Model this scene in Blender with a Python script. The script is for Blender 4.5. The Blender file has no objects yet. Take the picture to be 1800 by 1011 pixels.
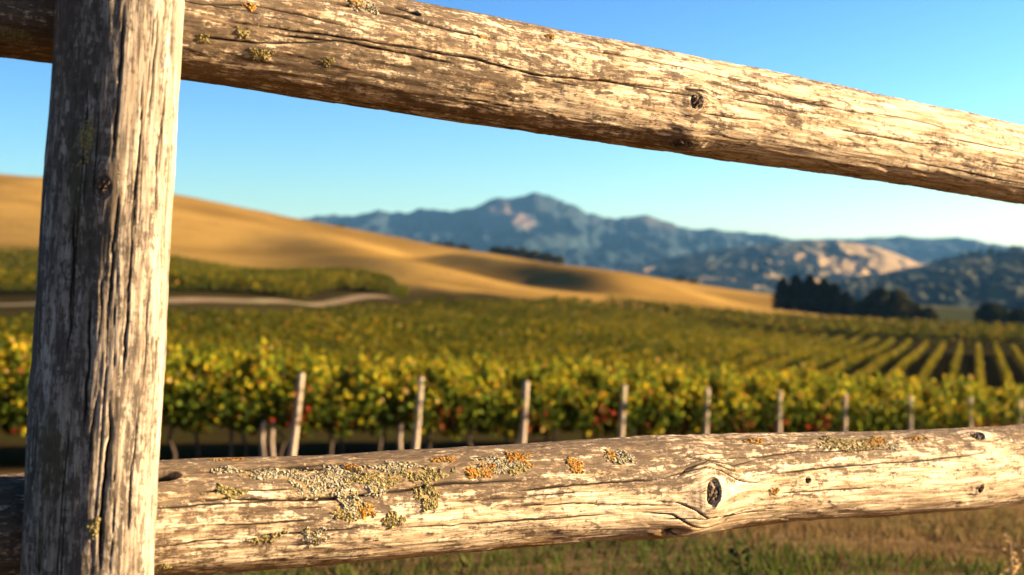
import bpy, math, random
import numpy as np
R = math.radians
random.seed(7); rng = np.random.default_rng(7)
scene = bpy.context.scene
COL = scene.collection

# ------------------------------------------------------------------ camera, light, exposure
CZ = 0.9                       # camera height over the ground at the fence
F = 2500.0                     # focal length in photo pixels (photo 1800 x 1011)
cam = bpy.data.cameras.new("camera"); cam_o = bpy.data.objects.new("camera", cam); COL.objects.link(cam_o)
cam_o.location = (0, 0, CZ); cam_o.rotation_euler = (R(90), 0, 0)
cam.sensor_width = 36; cam.lens = 50; cam.clip_start = 0.05; cam.clip_end = 30000
cam.dof.use_dof = True; cam.dof.focus_distance = 1.95; cam.dof.aperture_fstop = 5.6
scene.camera = cam_o

SUN_EL = 11.0
SUN_AZ = 102.0                 # turned from the direction towards the camera (-Y) to the right (+X)
Lv = np.array([math.sin(R(SUN_AZ)) * math.cos(R(SUN_EL)), -math.cos(R(SUN_AZ)) * math.cos(R(SUN_EL)), math.sin(R(SUN_EL))])
sun = bpy.data.lights.new("sun", 'SUN'); sun.energy = 5.0; sun.angle = R(0.5); sun.color = (1.0, 0.75, 0.44)
sun_o = bpy.data.objects.new("sun", sun); COL.objects.link(sun_o)
from mathutils import Vector
sun_o.rotation_euler = Vector((Lv[0], Lv[1], Lv[2])).to_track_quat('Z', 'Y').to_euler()
world = bpy.data.worlds.new("World"); scene.world = world; world.use_nodes = True
wn = world.node_tree; bg = wn.nodes["Background"]
sky = wn.nodes.new("ShaderNodeTexSky"); sky.sky_type = 'NISHITA'; sky.sun_disc = False
sky.sun_elevation = R(SUN_EL); sky.sun_rotation = math.atan2(Lv[0], Lv[1])
sky.air_density = 1.0; sky.dust_density = 0.4; sky.ozone_density = 3.5
hs = wn.nodes.new("ShaderNodeHueSaturation"); hs.inputs["Saturation"].default_value = 1.0
wb = wn.nodes.new("ShaderNodeMix"); wb.data_type = 'RGBA'; wb.blend_type = 'MULTIPLY'; wb.inputs[0].default_value = 1.0; wb.inputs[7].default_value = (.325, .268, .255, 1)
gm = wn.nodes.new("ShaderNodeGamma"); gm.inputs[1].default_value = 2.0
wn.links.new(sky.outputs[0], gm.inputs[0]); wn.links.new(gm.outputs[0], hs.inputs["Color"]); wn.links.new(hs.outputs[0], wb.inputs[6]); wn.links.new(wb.outputs[2], bg.inputs[0])
bg.inputs[1].default_value = 0.05
scene.view_settings.view_transform = 'Standard'; scene.view_settings.look = 'None'
scene.view_settings.exposure = 2.65; scene.view_settings.gamma = 1.0
scene.render.engine = 'CYCLES'
cy = scene.cycles
cy.use_denoising = True; cy.max_bounces = 6; cy.diffuse_bounces = 3; cy.glossy_bounces = 2
cy.transmission_bounces = 3; cy.volume_bounces = 1; cy.transparent_max_bounces = 8
cy.sample_clamp_indirect = 6.0

# ------------------------------------------------------------------ helpers
def tag(o, label=None, cat=None, group=None, kind=None):
    if label: o["label"] = label
    if cat: o["category"] = cat
    if group: o["group"] = group
    if kind: o["kind"] = kind
    return o
def empty(name, loc=(0, 0, 0), rz=0.0):
    o = bpy.data.objects.new(name, None); COL.objects.link(o); o.location = loc; o.rotation_euler = (0, 0, rz)
    o.empty_display_size = 0.2
    return o
def make_mesh(name, V, faces, mat=None, smooth=True, colors=None):
    """V (n,3); faces: (m,k) int array or list of such arrays"""
    me = bpy.data.meshes.new(name)
    V = np.asarray(V, np.float32)
    fl = faces if isinstance(faces, list) else [faces]
    fl = [np.asarray(f, np.int32) for f in fl if len(f)]
    me.vertices.add(len(V)); me.vertices.foreach_set("co", V.ravel())
    loops = np.concatenate([f.ravel() for f in fl]); tot = np.concatenate([np.full(len(f), f.shape[1], np.int32) for f in fl])
    start = np.concatenate([[0], np.cumsum(tot)[:-1]]).astype(np.int32)
    me.loops.add(len(loops)); me.loops.foreach_set("vertex_index", loops)
    me.polygons.add(len(tot)); me.polygons.foreach_set("loop_start", start)
    me.update(calc_edges=True)
    me.polygons.foreach_set("use_smooth", np.full(len(tot), smooth, bool))
    if colors is not None:
        a = me.color_attributes.new("tint", 'FLOAT_COLOR', 'POINT')
        c = np.ones((len(V), 4), np.float32); c[:, :colors.shape[1]] = colors
        a.data.foreach_set("color", c.ravel())
    if mat: me.materials.append(mat)
    me.update()
    return me
def link(name, me, parent=None, loc=None):
    o = bpy.data.objects.new(name, me); COL.objects.link(o)
    if parent: o.parent = parent
    if loc is not None: o.location = loc
    return o
def grid_faces(nu, nv, wrap=False):
    i = np.arange(nu - 1)[:, None]; j = np.arange(nv if wrap else nv - 1)[None, :]
    j2 = (j + 1) % nv
    a = i * nv + j; b = (i + 1) * nv + j; c = (i + 1) * nv + j2; d = i * nv + j2
    return np.stack([a, b, c, d], -1).reshape(-1, 4)
_p = np.random.default_rng(3).permutation(256); PERM = np.concatenate([_p, _p, _p]).astype(np.int64)
_g = np.random.default_rng(5).normal(size=(256, 3)); GR = _g / np.linalg.norm(_g, axis=1)[:, None]
def pn(x, y, z=0.0):
    x, y, z = np.broadcast_arrays(np.asarray(x, float), np.asarray(y, float), np.asarray(z, float))
    xi = np.floor(x).astype(np.int64); yi = np.floor(y).astype(np.int64); zi = np.floor(z).astype(np.int64)
    xf = x - xi; yf = y - yi; zf = z - zi
    fd = lambda t: t * t * t * (t * (t * 6 - 15) + 10)
    u, v, w = fd(xf), fd(yf), fd(zf); res = 0
    for dx in (0, 1):
        for dy in (0, 1):
            for dz in (0, 1):
                h = PERM[(PERM[(PERM[(xi + dx) & 255] + yi + dy) & 255] + zi + dz) & 255]
                g = GR[h]
                d = g[..., 0] * (xf - dx) + g[..., 1] * (yf - dy) + g[..., 2] * (zf - dz)
                res = res + d * (u if dx else 1 - u) * (v if dy else 1 - v) * (w if dz else 1 - w)
    return res * 1.5
def fbm(x, y, z=0.0, o=4, gain=0.5):
    s = 0; a = 1.0; f = 1.0
    for k in range(o):
        s = s + a * pn(x * f + 17.3 * k, y * f + 5.1 * k, np.asarray(z) * f); a *= gain; f *= 2.03
    return s
def ss(a, b, x):
    t = np.clip((x - a) / (b - a), 0, 1); return t * t * (3 - 2 * t)
def at(px, py, Z):                      # a point of the place seen at photo pixel px, py and Z metres away
    return np.array([(px - 900) / F * Z, Z, CZ + (505.5 - py) / F * Z])

class NT:                               # small node-tree writer
    def __init__(s, name):
        s.m = bpy.data.materials.new(name); s.m.use_nodes = True; s.t = s.m.node_tree
        s.b = s.t.nodes["Principled BSDF"]; s.out = s.t.nodes["Material Output"]
        s.b.inputs["Specular IOR Level"].default_value = 0.25
    def put(s, node, key, v):
        if v is None: return
        if isinstance(v, bpy.types.NodeSocket): s.t.links.new(v, node.inputs[key])
        else: node.inputs[key].default_value = v
    def n(s, typ, **kw):
        nd = s.t.nodes.new(typ)
        for k, v in kw.items(): setattr(nd, k, v)
        return nd
    def math(s, op, a, b=0.0, clamp=False):
        nd = s.n("ShaderNodeMath", operation=op, use_clamp=clamp); s.put(nd, 0, a); s.put(nd, 1, b); return nd.outputs[0]
    def noise(s, vec, scale=(1, 1, 1), detail=4, rough=0.55, dist=0.0, off=(0, 0, 0)):
        mp = s.n("ShaderNodeMapping"); s.put(mp, 0, vec); mp.inputs["Scale"].default_value = scale; mp.inputs["Location"].default_value = off
        nd = s.n("ShaderNodeTexNoise"); s.put(nd, "Vector", mp.outputs[0]); s.put(nd, "Scale", 1.0); s.put(nd, "Detail", float(detail))
        s.put(nd, "Roughness", rough); s.put(nd, "Distortion", dist)
        return nd.outputs["Fac"]
    def ramp(s, x, a, b, lo=0.0, hi=1.0):
        nd = s.n("ShaderNodeMapRange", interpolation_type='SMOOTHSTEP'); s.put(nd, 0, x)
        for i, v in zip((1, 2, 3, 4), (a, b, lo, hi)): nd.inputs[i].default_value = v
        return nd.outputs[0]
    def mix(s, f, a, b, mode='MIX'):
        nd = s.n("ShaderNodeMix", data_type='RGBA', blend_type=mode); s.put(nd, 0, f)
        for k, v in ((6, a), (7, b)):
            s.put(nd, k, v if isinstance(v, bpy.types.NodeSocket) else (*v, 1.0))
        return nd.outputs[2]
    def attr(s, name, out="Vector"):
        nd = s.n("ShaderNodeAttribute", attribute_name=name); return nd.outputs[out]
    def coord(s, k="Object"): return s.n("ShaderNodeTexCoord").outputs[k]
    def sep(s, c):
        nd = s.n("ShaderNodeSeparateColor"); s.put(nd, 0, c); return nd.outputs
    def bump(s, h, strength, dist):
        nd = s.n("ShaderNodeBump"); s.put(nd, "Height", h); s.put(nd, "Strength", strength); s.put(nd, "Distance", dist)
        s.t.links.new(nd.outputs[0], s.b.inputs["Normal"])

# ------------------------------------------------------------------ materials
def wood(name, cream, cream2, grey, grey2, bias, stain):
    t = NT(name); g = t.attr("grain"); m = t.sep(t.attr("mask", "Color"))
    n1 = t.noise(g, (20, 85, 1), 9, .72, .3); n2 = t.noise(g, (4, 17, 1), 6, .65)
    fib = t.noise(g, (14, 800, 1), 4, .65); fib2 = t.noise(g, (50, 330, 1), 5, .7, off=(3, 1, 0)); n3 = t.noise(g, (9, 90, 1), 5, .65, off=(7, 2, 0))
    cross = t.noise(g, (130, 60, 1), 4, .7, off=(1, 9, 0))
    ce = lambda x, k: t.math('MULTIPLY', t.math('SUBTRACT', x, .5), k)
    f = t.math('ADD', ce(n1, 1.5), ce(n2, 1.0)); f = t.math('ADD', f, ce(fib2, .8)); f = t.math('ADD', f, ce(m[1], .42)); f = t.math('ADD', f, ce(cross, .5)); fl_ = t.noise(g, (75, 190, 1), 6, .75, .5, off=(6, 3, 0)); f = t.math('ADD', f, ce(fl_, .75)); f = t.math('ADD', f, bias)
    w = t.ramp(f, -.07, .09)
    w2 = t.ramp(f, -.16, .10)
    cr = t.mix(t.ramp(n3, .36, .64), cream, cream2); cr = t.mix(t.ramp(cross, .52, .68, 0, .5), cr, cream2)
    gr = t.mix(t.ramp(fib2, .42, .66), grey, grey2); gr = t.mix(t.ramp(t.noise(g, (34, 120, 1), 7, .72, .4, off=(11, 5, 0)), .5, .64, 0, .55), gr, cream2)
    c = t.mix(t.math('MULTIPLY', w2, .35), cr, grey2); c = t.mix(t.math('MULTIPLY', w, .88), c, gr)
    c = t.mix(t.ramp(fib, .40, .55, .6, 0), c, tuple(.35 * x for x in cream2))
    sp = t.noise(g, (170, 380, 1), 4, .65, off=(4, 4, 0)); c = t.mix(t.ramp(sp, .58, .68, 0, .75), c, (.05, .035, .025))
    hair = t.noise(g, (7, 260, 1), 3, .55, .6, off=(2, 6, 0))               # hairline checks along the grain
    hl = t.math('ABSOLUTE', t.math('SUBTRACT', hair, .5)); hl = t.ramp(hl, .0, .012, .8, 0); hl = t.math('MULTIPLY', hl, t.ramp(n3, .45, .6))
    c = t.mix(hl, c, (.05, .035, .022))
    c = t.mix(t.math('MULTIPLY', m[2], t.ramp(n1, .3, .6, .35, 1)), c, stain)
    la = t.attr("mask", "Alpha"); ln_ = t.noise(g, (190, 260, 1), 6, .75, .6, off=(8, 2, 0)); lk = t.math('ADD', t.math('MULTIPLY', la, .45), t.math('SUBTRACT', ln_, .5))
    c = t.mix(t.ramp(lk, .30, .40, 0, .8), c, t.mix(t.ramp(fl_, .42, .58), (.33, .27, .16), (.24, .15, .045)))
    c = t.mix(t.ramp(m[0], .12, .75), c, (.018, .012, .008))
    t.put(t.b, "Base Color", c); t.b.inputs["Roughness"].default_value = .85; t.b.inputs["Specular IOR Level"].default_value = .07
    h = t.math('ADD', t.math('MULTIPLY', fib, .5), t.math('MULTIPLY', w, .35)); h = t.math('ADD', h, t.math('MULTIPLY', cross, .5)); h = t.math('ADD', h, t.math('MULTIPLY', fib2, .6))
    h = t.math('SUBTRACT', h, t.math('MULTIPLY', hl, .8))
    t.bump(h, .5, .0016)
    return t.m
M = {}
M['rail'] = wood("weathered_rail_wood", (.74, .61, .43), (.38, .265, .155), (.030, .020, .014), (.088, .060, .040), -.02, (.17, .085, .022))
M['post'] = wood("weathered_post_wood", (.38, .32, .245), (.19, .148, .107), (.034, .027, .021), (.095, .074, .055), -.005, (.06, .05, .015))
def simple(name, c1, c2, scale, rough=.9, c3=None, bumpd=0.0, det=5):
    t = NT(name); co = t.coord(); n = t.noise(co, scale, det, .6); c = t.mix(t.ramp(n, .35, .65), c1, c2)
    if c3:
        n2 = t.noise(co, tuple(s * .31 for s in scale), 4, .6, off=(3, 8, 1)); c = t.mix(t.ramp(n2, .48, .62), c, c3)
    t.put(t.b, "Base Color", c); t.b.inputs["Roughness"].default_value = rough
    if bumpd: t.bump(n, .6, bumpd)
    return t.m
M['knot'] = simple("dark_knot_wood", (.035, .022, .014), (.13, .085, .05), (90, 90, 90), .85, bumpd=.003)
M['lichen_grey'] = simple("grey_lichen", (.14, .12, .08), (.40, .36, .25), (420, 420, 420), .95, (.25, .19, .075))
M['lichen_orange'] = simple("orange_lichen", (.18, .075, .012), (.44, .20, .02), (420, 420, 420), .95, (.24, .17, .06))
M['lichen_olive'] = simple("olive_lichen", (.09, .075, .03), (.30, .23, .08), (420, 420, 420), .95)
M['trellis'] = simple("weathered_trellis_post", (.26, .20, .135), (.44, .35, .25), (30, 30, 3), .9)
M['bark'] = simple("dark_vine_bark", (.030, .020, .013), (.085, .06, .04), (30, 30, 8), .95)
M['paletrunk'] = simple("pale_vine_bark", (.20, .15, .11), (.32, .25, .19), (40, 40, 10), .95)
M['track'] = simple("pale_dirt", (.10, .066, .033), (.15, .10, .052), (.6, .6, .6), .95, (.12, .10, .04))
def leafmat(name, trans=.35, rough=.55):
    t = NT(name); c = t.attr("tint", "Color"); t.put(t.b, "Base Color", c); t.b.inputs["Roughness"].default_value = rough
    t.b.inputs["Specular IOR Level"].default_value = 0.02
    tr = t.n("ShaderNodeBsdfTranslucent"); t.put(tr, 0, c)
    mx = t.n("ShaderNodeMixShader"); mx.inputs[0].default_value = trans
    t.t.links.new(t.b.outputs[0], mx.inputs[1]); t.t.links.new(tr.outputs[0], mx.inputs[2]); t.t.links.new(mx.outputs[0], t.out.inputs[0])
    return t.m
M['leaf'] = leafmat("vine_leaf", .38); M['crown'] = leafmat("tree_leaf", .15, .7); M['grass'] = leafmat("grass_blade", .3, .7)

# ------------------------------------------------------------------ lay of the land
FROW0 = at(530, 0, 26.6)[:2]; FA = R(36)                        # front vine row: a line parallel to the fence
def frow(px):                                                  # its distance where it is seen at column px
    k = (px - 900) / F
    return (FROW0[1] * math.cos(FA) - FROW0[0] * math.sin(FA)) / (math.cos(FA) - k * math.sin(FA))
def frow_top(px): return np.interp(px, [-200, 530, 1790, 2100], [640, 655, 703, 716])
CAN = 1.85
ctrl = []
def cp(px, py, Z, can=0.0):
    p = at(px, py, Z); ctrl.append((p[0], p[1], p[2] - can))
for X in (-6, 0, 6): ctrl.extend([(X, -4, .15), (X, 0, 0.02), (X, 3.5, -.02)])
ctrl.extend([(-30, 0, .6), (30, 0, -.8), (-14, 8, -.4), (0, 9, -.5), (12, 9, -.75), (-6, 15, -1.2), (0, 15, -1.35), (10, 15, -1.7)])
for px in (-200, 200, 530, 900, 1300, 1790, 2100):
    Z = frow(px); p = at(px, frow_top(px), Z); ctrl.append((p[0], p[1], p[2] - 1.75))
for a in [(-300, 578, 48), (0, 590, 48), (300, 598, 48), (700, 620, 52), (1000, 630, 52), (1400, 655, 75), (1700, 651, 97), (2000, 660, 97),
          (-300, 548, 88), (0, 546, 92), (300, 545, 100), (700, 553, 110), (1000, 558, 110), (1400, 596, 130), (1700, 596, 158), (2000, 600, 165),
          (450, 535, 122), (600, 518, 146), (750, 506, 178), (1000, 513, 195), (1360, 548, 205), (1600, 560, 205), (1800, 570, 205), (2100, 582, 205)]: cp(*a, CAN)
for a in [(-300, 530, 112), (0, 532, 118), (300, 524, 126), (450, 519, 142), (600, 510, 160), (740, 499, 186)]: cp(*a)
for a in [(-300, 430, 235), (0, 433, 235), (300, 446, 232), (520, 470, 225), (700, 489, 212),
          (-300, 490, 150), (0, 488, 150), (300, 491, 150), (500, 490, 165)]: cp(*a, CAN)
for a in [(-500, 270, 420), (-200, 285, 425), (0, 303, 430), (80, 310, 432), (310, 345, 450), (520, 392, 470), (620, 410, 475), (770, 438, 470),
          (980, 464, 450), (1200, 505, 400), (1360, 540, 350), (1500, 556, 330), (1800, 566, 330),
          (100, 372, 330), (310, 400, 330), (520, 432, 330), (1000, 514, 240), (1200, 532, 245), (1360, 548, 250)]: cp(*a)
ctrl.extend([(-330, 560, 40), (-160, 620, 22), (-40, 640, 4), (40, 600, -3), (140, 560, -8), (250, 250, -8), (300, 500, -10), (-300, 200, 15), (-220, 60, 6), (200, 60, -9), (100, 20, -5), (-100, 10, 2), (-100, -60, 2), (100, -60, -3), (0, -60, .4)])
CP = np.array(ctrl)
def tps(r2): return np.where(r2 > 1e-9, r2 * np.log(np.maximum(r2, 1e-9)), 0)
def _solve():
    n = len(CP); d = ((CP[:, None, :2] - CP[None, :, :2]) ** 2).sum(-1) / 1e4
    A = np.zeros((n + 3, n + 3)); A[:n, :n] = tps(d) + np.eye(n) * 2e-4
    A[:n, n:] = np.c_[np.ones(n), CP[:, :2] / 100]; A[n:, :n] = A[:n, n:].T
    return np.linalg.solve(A, np.r_[CP[:, 2], 0, 0, 0])
WT = _solve()
def seg_dist(X, Y, pts):
    best = np.full(X.shape, 1e9); side = np.zeros(X.shape); tt = np.zeros(X.shape)
    for k, (a, b) in enumerate(zip(pts[:-1], pts[1:])):
        d = b - a; l2 = (d * d).sum(); t = np.clip(((X - a[0]) * d[0] + (Y - a[1]) * d[1]) / l2, 0, 1)
        ex, ey = X - a[0] - t * d[0], Y - a[1] - t * d[1]; r = np.hypot(ex, ey)
        c = d[0] * ey - d[1] * ex; m = r < best
        best = np.where(m, r, best); side = np.where(m, np.sign(c), side); tt = np.where(m, k + t, tt)
    return best, side, tt
SP1 = [at(430, 0, 440)[:2], at(560, 0, 360)[:2], at(690, 0, 270)[:2], at(750, 0, 225)[:2]]
SP2 = [at(770, 0, 312)[:2], at(900, 0, 292)[:2], at(1050, 0, 276)[:2], at(1210, 0, 262)[:2]]
def zg(X, Y, fine=True):
    X = np.asarray(X, float); Y = np.asarray(Y, float); sh = X.shape; X = X.ravel(); Y = Y.ravel()
    z = WT[-3] + WT[-2] * X / 100 + WT[-1] * Y / 100
    for k in range(len(CP)):
        z = z + WT[k] * tps(((X - CP[k, 0]) ** 2 + (Y - CP[k, 1]) ** 2) / 1e4)
    hill = ss(235, 290, Y) * ss(720, 620, Y)
    d, s, t = seg_dist(X, Y, SP1); z = z + 3.0 * np.exp(-(d / 15) ** 2) * ss(.6, 1.5, t) * ss(215, 245, Y)
    d, s, t = seg_dist(X, Y, SP2)
    z = z + (3.9 * np.exp(-(d / np.where(s < 0, 9.5, 30)) ** 2) - 1.8 * (s < 0) * np.exp(-((d - 22) / 10) ** 2)) * ss(.0, .45, t) * ss(3.0, 2.1, t) * ss(228, 246, Y)
    z = z + hill * (fbm(X / 60, Y / 60, 2.2, 4) * .9)
    far = ss(560, 760, np.hypot(X * .9, Y)); z = z * (1 - far) + far * (-14 + 3 * pn(X / 400, Y / 400, .5))
    if fine: z = z + .03 * fbm(X / 1.3, Y / 1.3, .3, 3) * ss(60, 10, Y)
    return z.reshape(sh)

# the ground: one sheet out to the horizon
def axis(lo, hi, n, k):
    a = np.linspace(math.asinh(lo / k), math.asinh(hi / k), n); return k * np.sinh(a)
gx = axis(-9000, 9000, 420, 26); gy = np.concatenate([-axis(2, 9000, 40, 10)[::-1], axis(0, 9500, 420, 30)])
GX, GY = np.meshgrid(gx, gy, indexing='ij'); GZ = zg(GX, GY)
def field_end(px): return np.interp(px, [-400, 0, 300, 520, 700, 760, 1000, 1360, 1800, 2200], [238, 238, 233, 199, 182, 182, 198, 214, 214, 214])
GPX = 900 + F * GX / np.maximum(GY, .5)
fe = field_end(GPX) + 5 * pn(GX / 9, GY / 9, 7)
wh = ss(0, 6, GY - fe) * ss(1500, 700, GY); wv = ss(-2.5, 1.5, GY - (FROW0[1] + (GX - FROW0[0]) * math.tan(FA))) * (1 - wh)
tint = np.stack([wh.ravel(), wv.ravel(), np.maximum(ss(700, 1500, GY), ss(1330, 1480, GPX) * ss(250, 330, GY)).ravel()], -1)
t = NT("ground"); co = t.coord(); m = t.sep(t.attr("tint", "Color"))
na = t.noise(co, (.9, .9, .9), 6, .65); nb = t.noise(co, (.22, .3, .3), 4, .6, off=(5, 3, 0)); nc = t.noise(co, (6, 6, 6), 4, .65)
dry = t.mix(t.ramp(na, .35, .65), (.085, .05, .022), (.15, .092, .04)); dry = t.mix(t.ramp(nb, .55, .66), dry, (.05, .055, .012)); dry = t.mix(t.ramp(nc, .45, .7, 0, .6), dry, (.28, .19, .085))
vin = t.mix(t.ramp(na, .4, .6), (.028, .018, .008), (.028, .026, .007))
hn = t.noise(co, (.012, .02, .02), 6, .62); hn2 = t.noise(co, (.06, .09, .09), 6, .7); hs = t.noise(co, (.35, .5, .5), 4, .7)
gold = t.mix(t.ramp(hn, .38, .62), (.155, .092, .022), (.27, .165, .042)); gold = t.mix(t.ramp(hn2, .5, .72, 0, .6), gold, (.17, .095, .03)); gold = t.mix(t.ramp(hs, .54, .70, 0, .6), gold, (.09, .06, .02))
val = t.mix(t.ramp(hn, .4, .6), (.04, .045, .02), (.10, .085, .04))
c = t.mix(m[1], dry, vin); c = t.mix(m[0], c, gold); c = t.mix(m[2], c, val)
t.put(t.b, "Base Color", c); t.b.inputs["Roughness"].default_value = .95; t.b.inputs["Specular IOR Level"].default_value = 0.0
M['ground'] = t.m
g_o = link("ground", make_mesh("ground", np.stack([GX.ravel(), GY.ravel(), GZ.ravel()], -1), grid_faces(len(gx), len(gy)), M['ground'], True, tint))
tag(g_o, "sloping ground running from the dry grass by the fence up to the golden hill", "ground", kind="structure")

# dirt track between the two vineyard blocks
def road_z(px): return np.interp(px, [-400, 0, 300, 450, 600, 690, 740, 820], [108, 115, 124, 134, 152, 161, 179, 204])
pxs = np.linspace(-350, 718, 160); Zs = road_z(pxs); C0 = np.stack([(pxs - 900) / F * Zs, Zs], -1)
T0 = np.gradient(C0, axis=0); T0 /= np.linalg.norm(T0, axis=1)[:, None]; N0 = np.stack([-T0[:, 1], T0[:, 0]], -1)
ws = np.linspace(-.7, .9, 9); P = C0[:, None, :] + N0[:, None, :] * ws[None, :, None]
Zr = zg(P[..., 0], P[..., 1]) + .12
trk = link("dirt_track", make_mesh("dirt_track", np.concatenate([P, Zr[..., None]], -1).reshape(-1, 3), grid_faces(len(pxs), 9), M['track']))
tag(trk, "pale dirt track curving between two vineyard blocks below the golden hill", "track", kind="structure")

# ------------------------------------------------------------------ far hills and mountains
def range_mesh(name, ridge, Zr, Zf, zb, amp, ridge_amp, seed, mat, nu=420, nv=110, back=.35, freq=1.0):
    rp = np.array(ridge, float); px = np.linspace(rp[0, 0], rp[-1, 0], nu)
    py = np.interp(px, rp[:, 0], rp[:, 1])
    ker = np.hanning(5); ker /= ker.sum(); py = np.convolve(np.pad(py, 2, 'edge'), ker, 'valid')
    py = py + ridge_amp * fbm(px / 30.0, seed, .3, 4)
    zr = CZ + (505.5 - py) / F * Zr
    s = np.concatenate([np.linspace(0, 1, nv), 1 + np.linspace(.02, back, 24)])
    PX, S = np.meshgrid(px, s, indexing='ij'); D = Zf + (Zr - Zf) * S
    XX = (PX - 900) / F * D
    prof = np.where(S <= 1, .32 * S + .68 * S ** 2.2, np.maximum(0, 1 - ((S - 1) / back) ** 1.2))
    warp = 60 * fbm(XX / (Zr * .05), D / (Zr * .09), seed, 3)
    rid = 1 - np.abs(pn((XX + warp) / (Zr * .035) * freq, D / (Zr * .11) * freq, seed + .5)) * 2
    rid = rid + .5 * (1 - np.abs(pn((XX + warp) / (Zr * .016) * freq, D / (Zr * .05) * freq, seed + 3.5)) * 2) - .75
    env = np.clip(S, 0, 1) * np.clip(1 - S, 0, 1) * 4
    H = zb + (zr[:, None] - zb) * prof + amp * env ** .6 * rid + amp * .25 * fbm(XX / (Zr * .006), D / (Zr * .01), seed, 3) * env ** .5
    return link(name, make_mesh(name, np.stack([XX, D, H], -1).reshape(-1, 3), grid_faces(nu, len(s)), mat))
def hillmat(name, dark, mid, tan, sc, lo, hi):
    t = NT(name); co = t.coord(); n = t.noise(co, (sc, sc * .6, sc), 7, .6, .3); n2 = t.noise(co, (sc * 6, sc * 5, sc * 5), 5, .65)
    c = t.mix(t.ramp(n2, .4, .62), dark, mid); c = t.mix(t.ramp(n, lo, hi), c, tan)
    t.put(t.b, "Base Color", c); t.b.inputs["Roughness"].default_value = .95; t.b.inputs["Specular IOR Level"].default_value = .05
    return t.m
mm = hillmat("mountain_slopes", (.011, .020, .025), (.015, .025, .029), (.085, .062, .05), .0020, .57, .66)
mountain = range_mesh("mountain_range", [(250, 400), (430, 398), (515, 388), (560, 380), (600, 381), (660, 370), (690, 375), (745, 368), (780, 371), (820, 365), (862, 351), (900, 349), (938, 342), (965, 342), (985, 351), (1040, 374), (1080, 384), (1130, 376), (1165, 390), (1200, 398), (1260, 404), (1300, 409), (1360, 413), (1420, 424), (1520, 440)], 4500, 2300, -14, 38, 5.5, 1.7, mm)
far_r = range_mesh("mountain", [(1250, 440), (1350, 424), (1420, 420), (1500, 420), (1580, 415), (1640, 419), (1685, 416), (1740, 428), (1800, 433), (1950, 438), (2200, 450)], 4900, 3200, -14, 40, 2.0, 4.2, mm, 300)
mh = hillmat("patchy_hill", (.024, .034, .030), (.045, .05, .036), (.22, .155, .08), .0042, .455, .535)
mid_h = range_mesh("patchy_hill", [(950, 500), (1050, 482), (1100, 470), (1200, 448), (1300, 433), (1400, 424), (1470, 424), (1540, 434), (1620, 464), (1720, 486), (1800, 495)], 2500, 1250, -14, 16, .8, 8.3, mh, 300)
md = hillmat("dark_hill", (.009, .017, .015), (.014, .022, .016), (.065, .064, .034), .009, .50, .58)
right_h = range_mesh("dark_hill", [(1330, 520), (1440, 502), (1480, 491), (1560, 479), (1640, 463), (1700, 452), (1800, 441), (1950, 425), (2200, 410), (2500, 420)], 1450, 620, -14, 11, .6, 12.9, md, 300)
for o, l, c in ((mountain, "blue hazy mountain range with a rocky central peak", "mountains"), (far_r, "low blue ridge behind the patchy hills at right", "mountains"),
                (mid_h, "hill patched with tan grass and dark woods below the mountains", "hill"), (right_h, "dark wooded hillside rising at the right edge", "hill")):
    tag(o, l, c, kind="structure")

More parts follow.
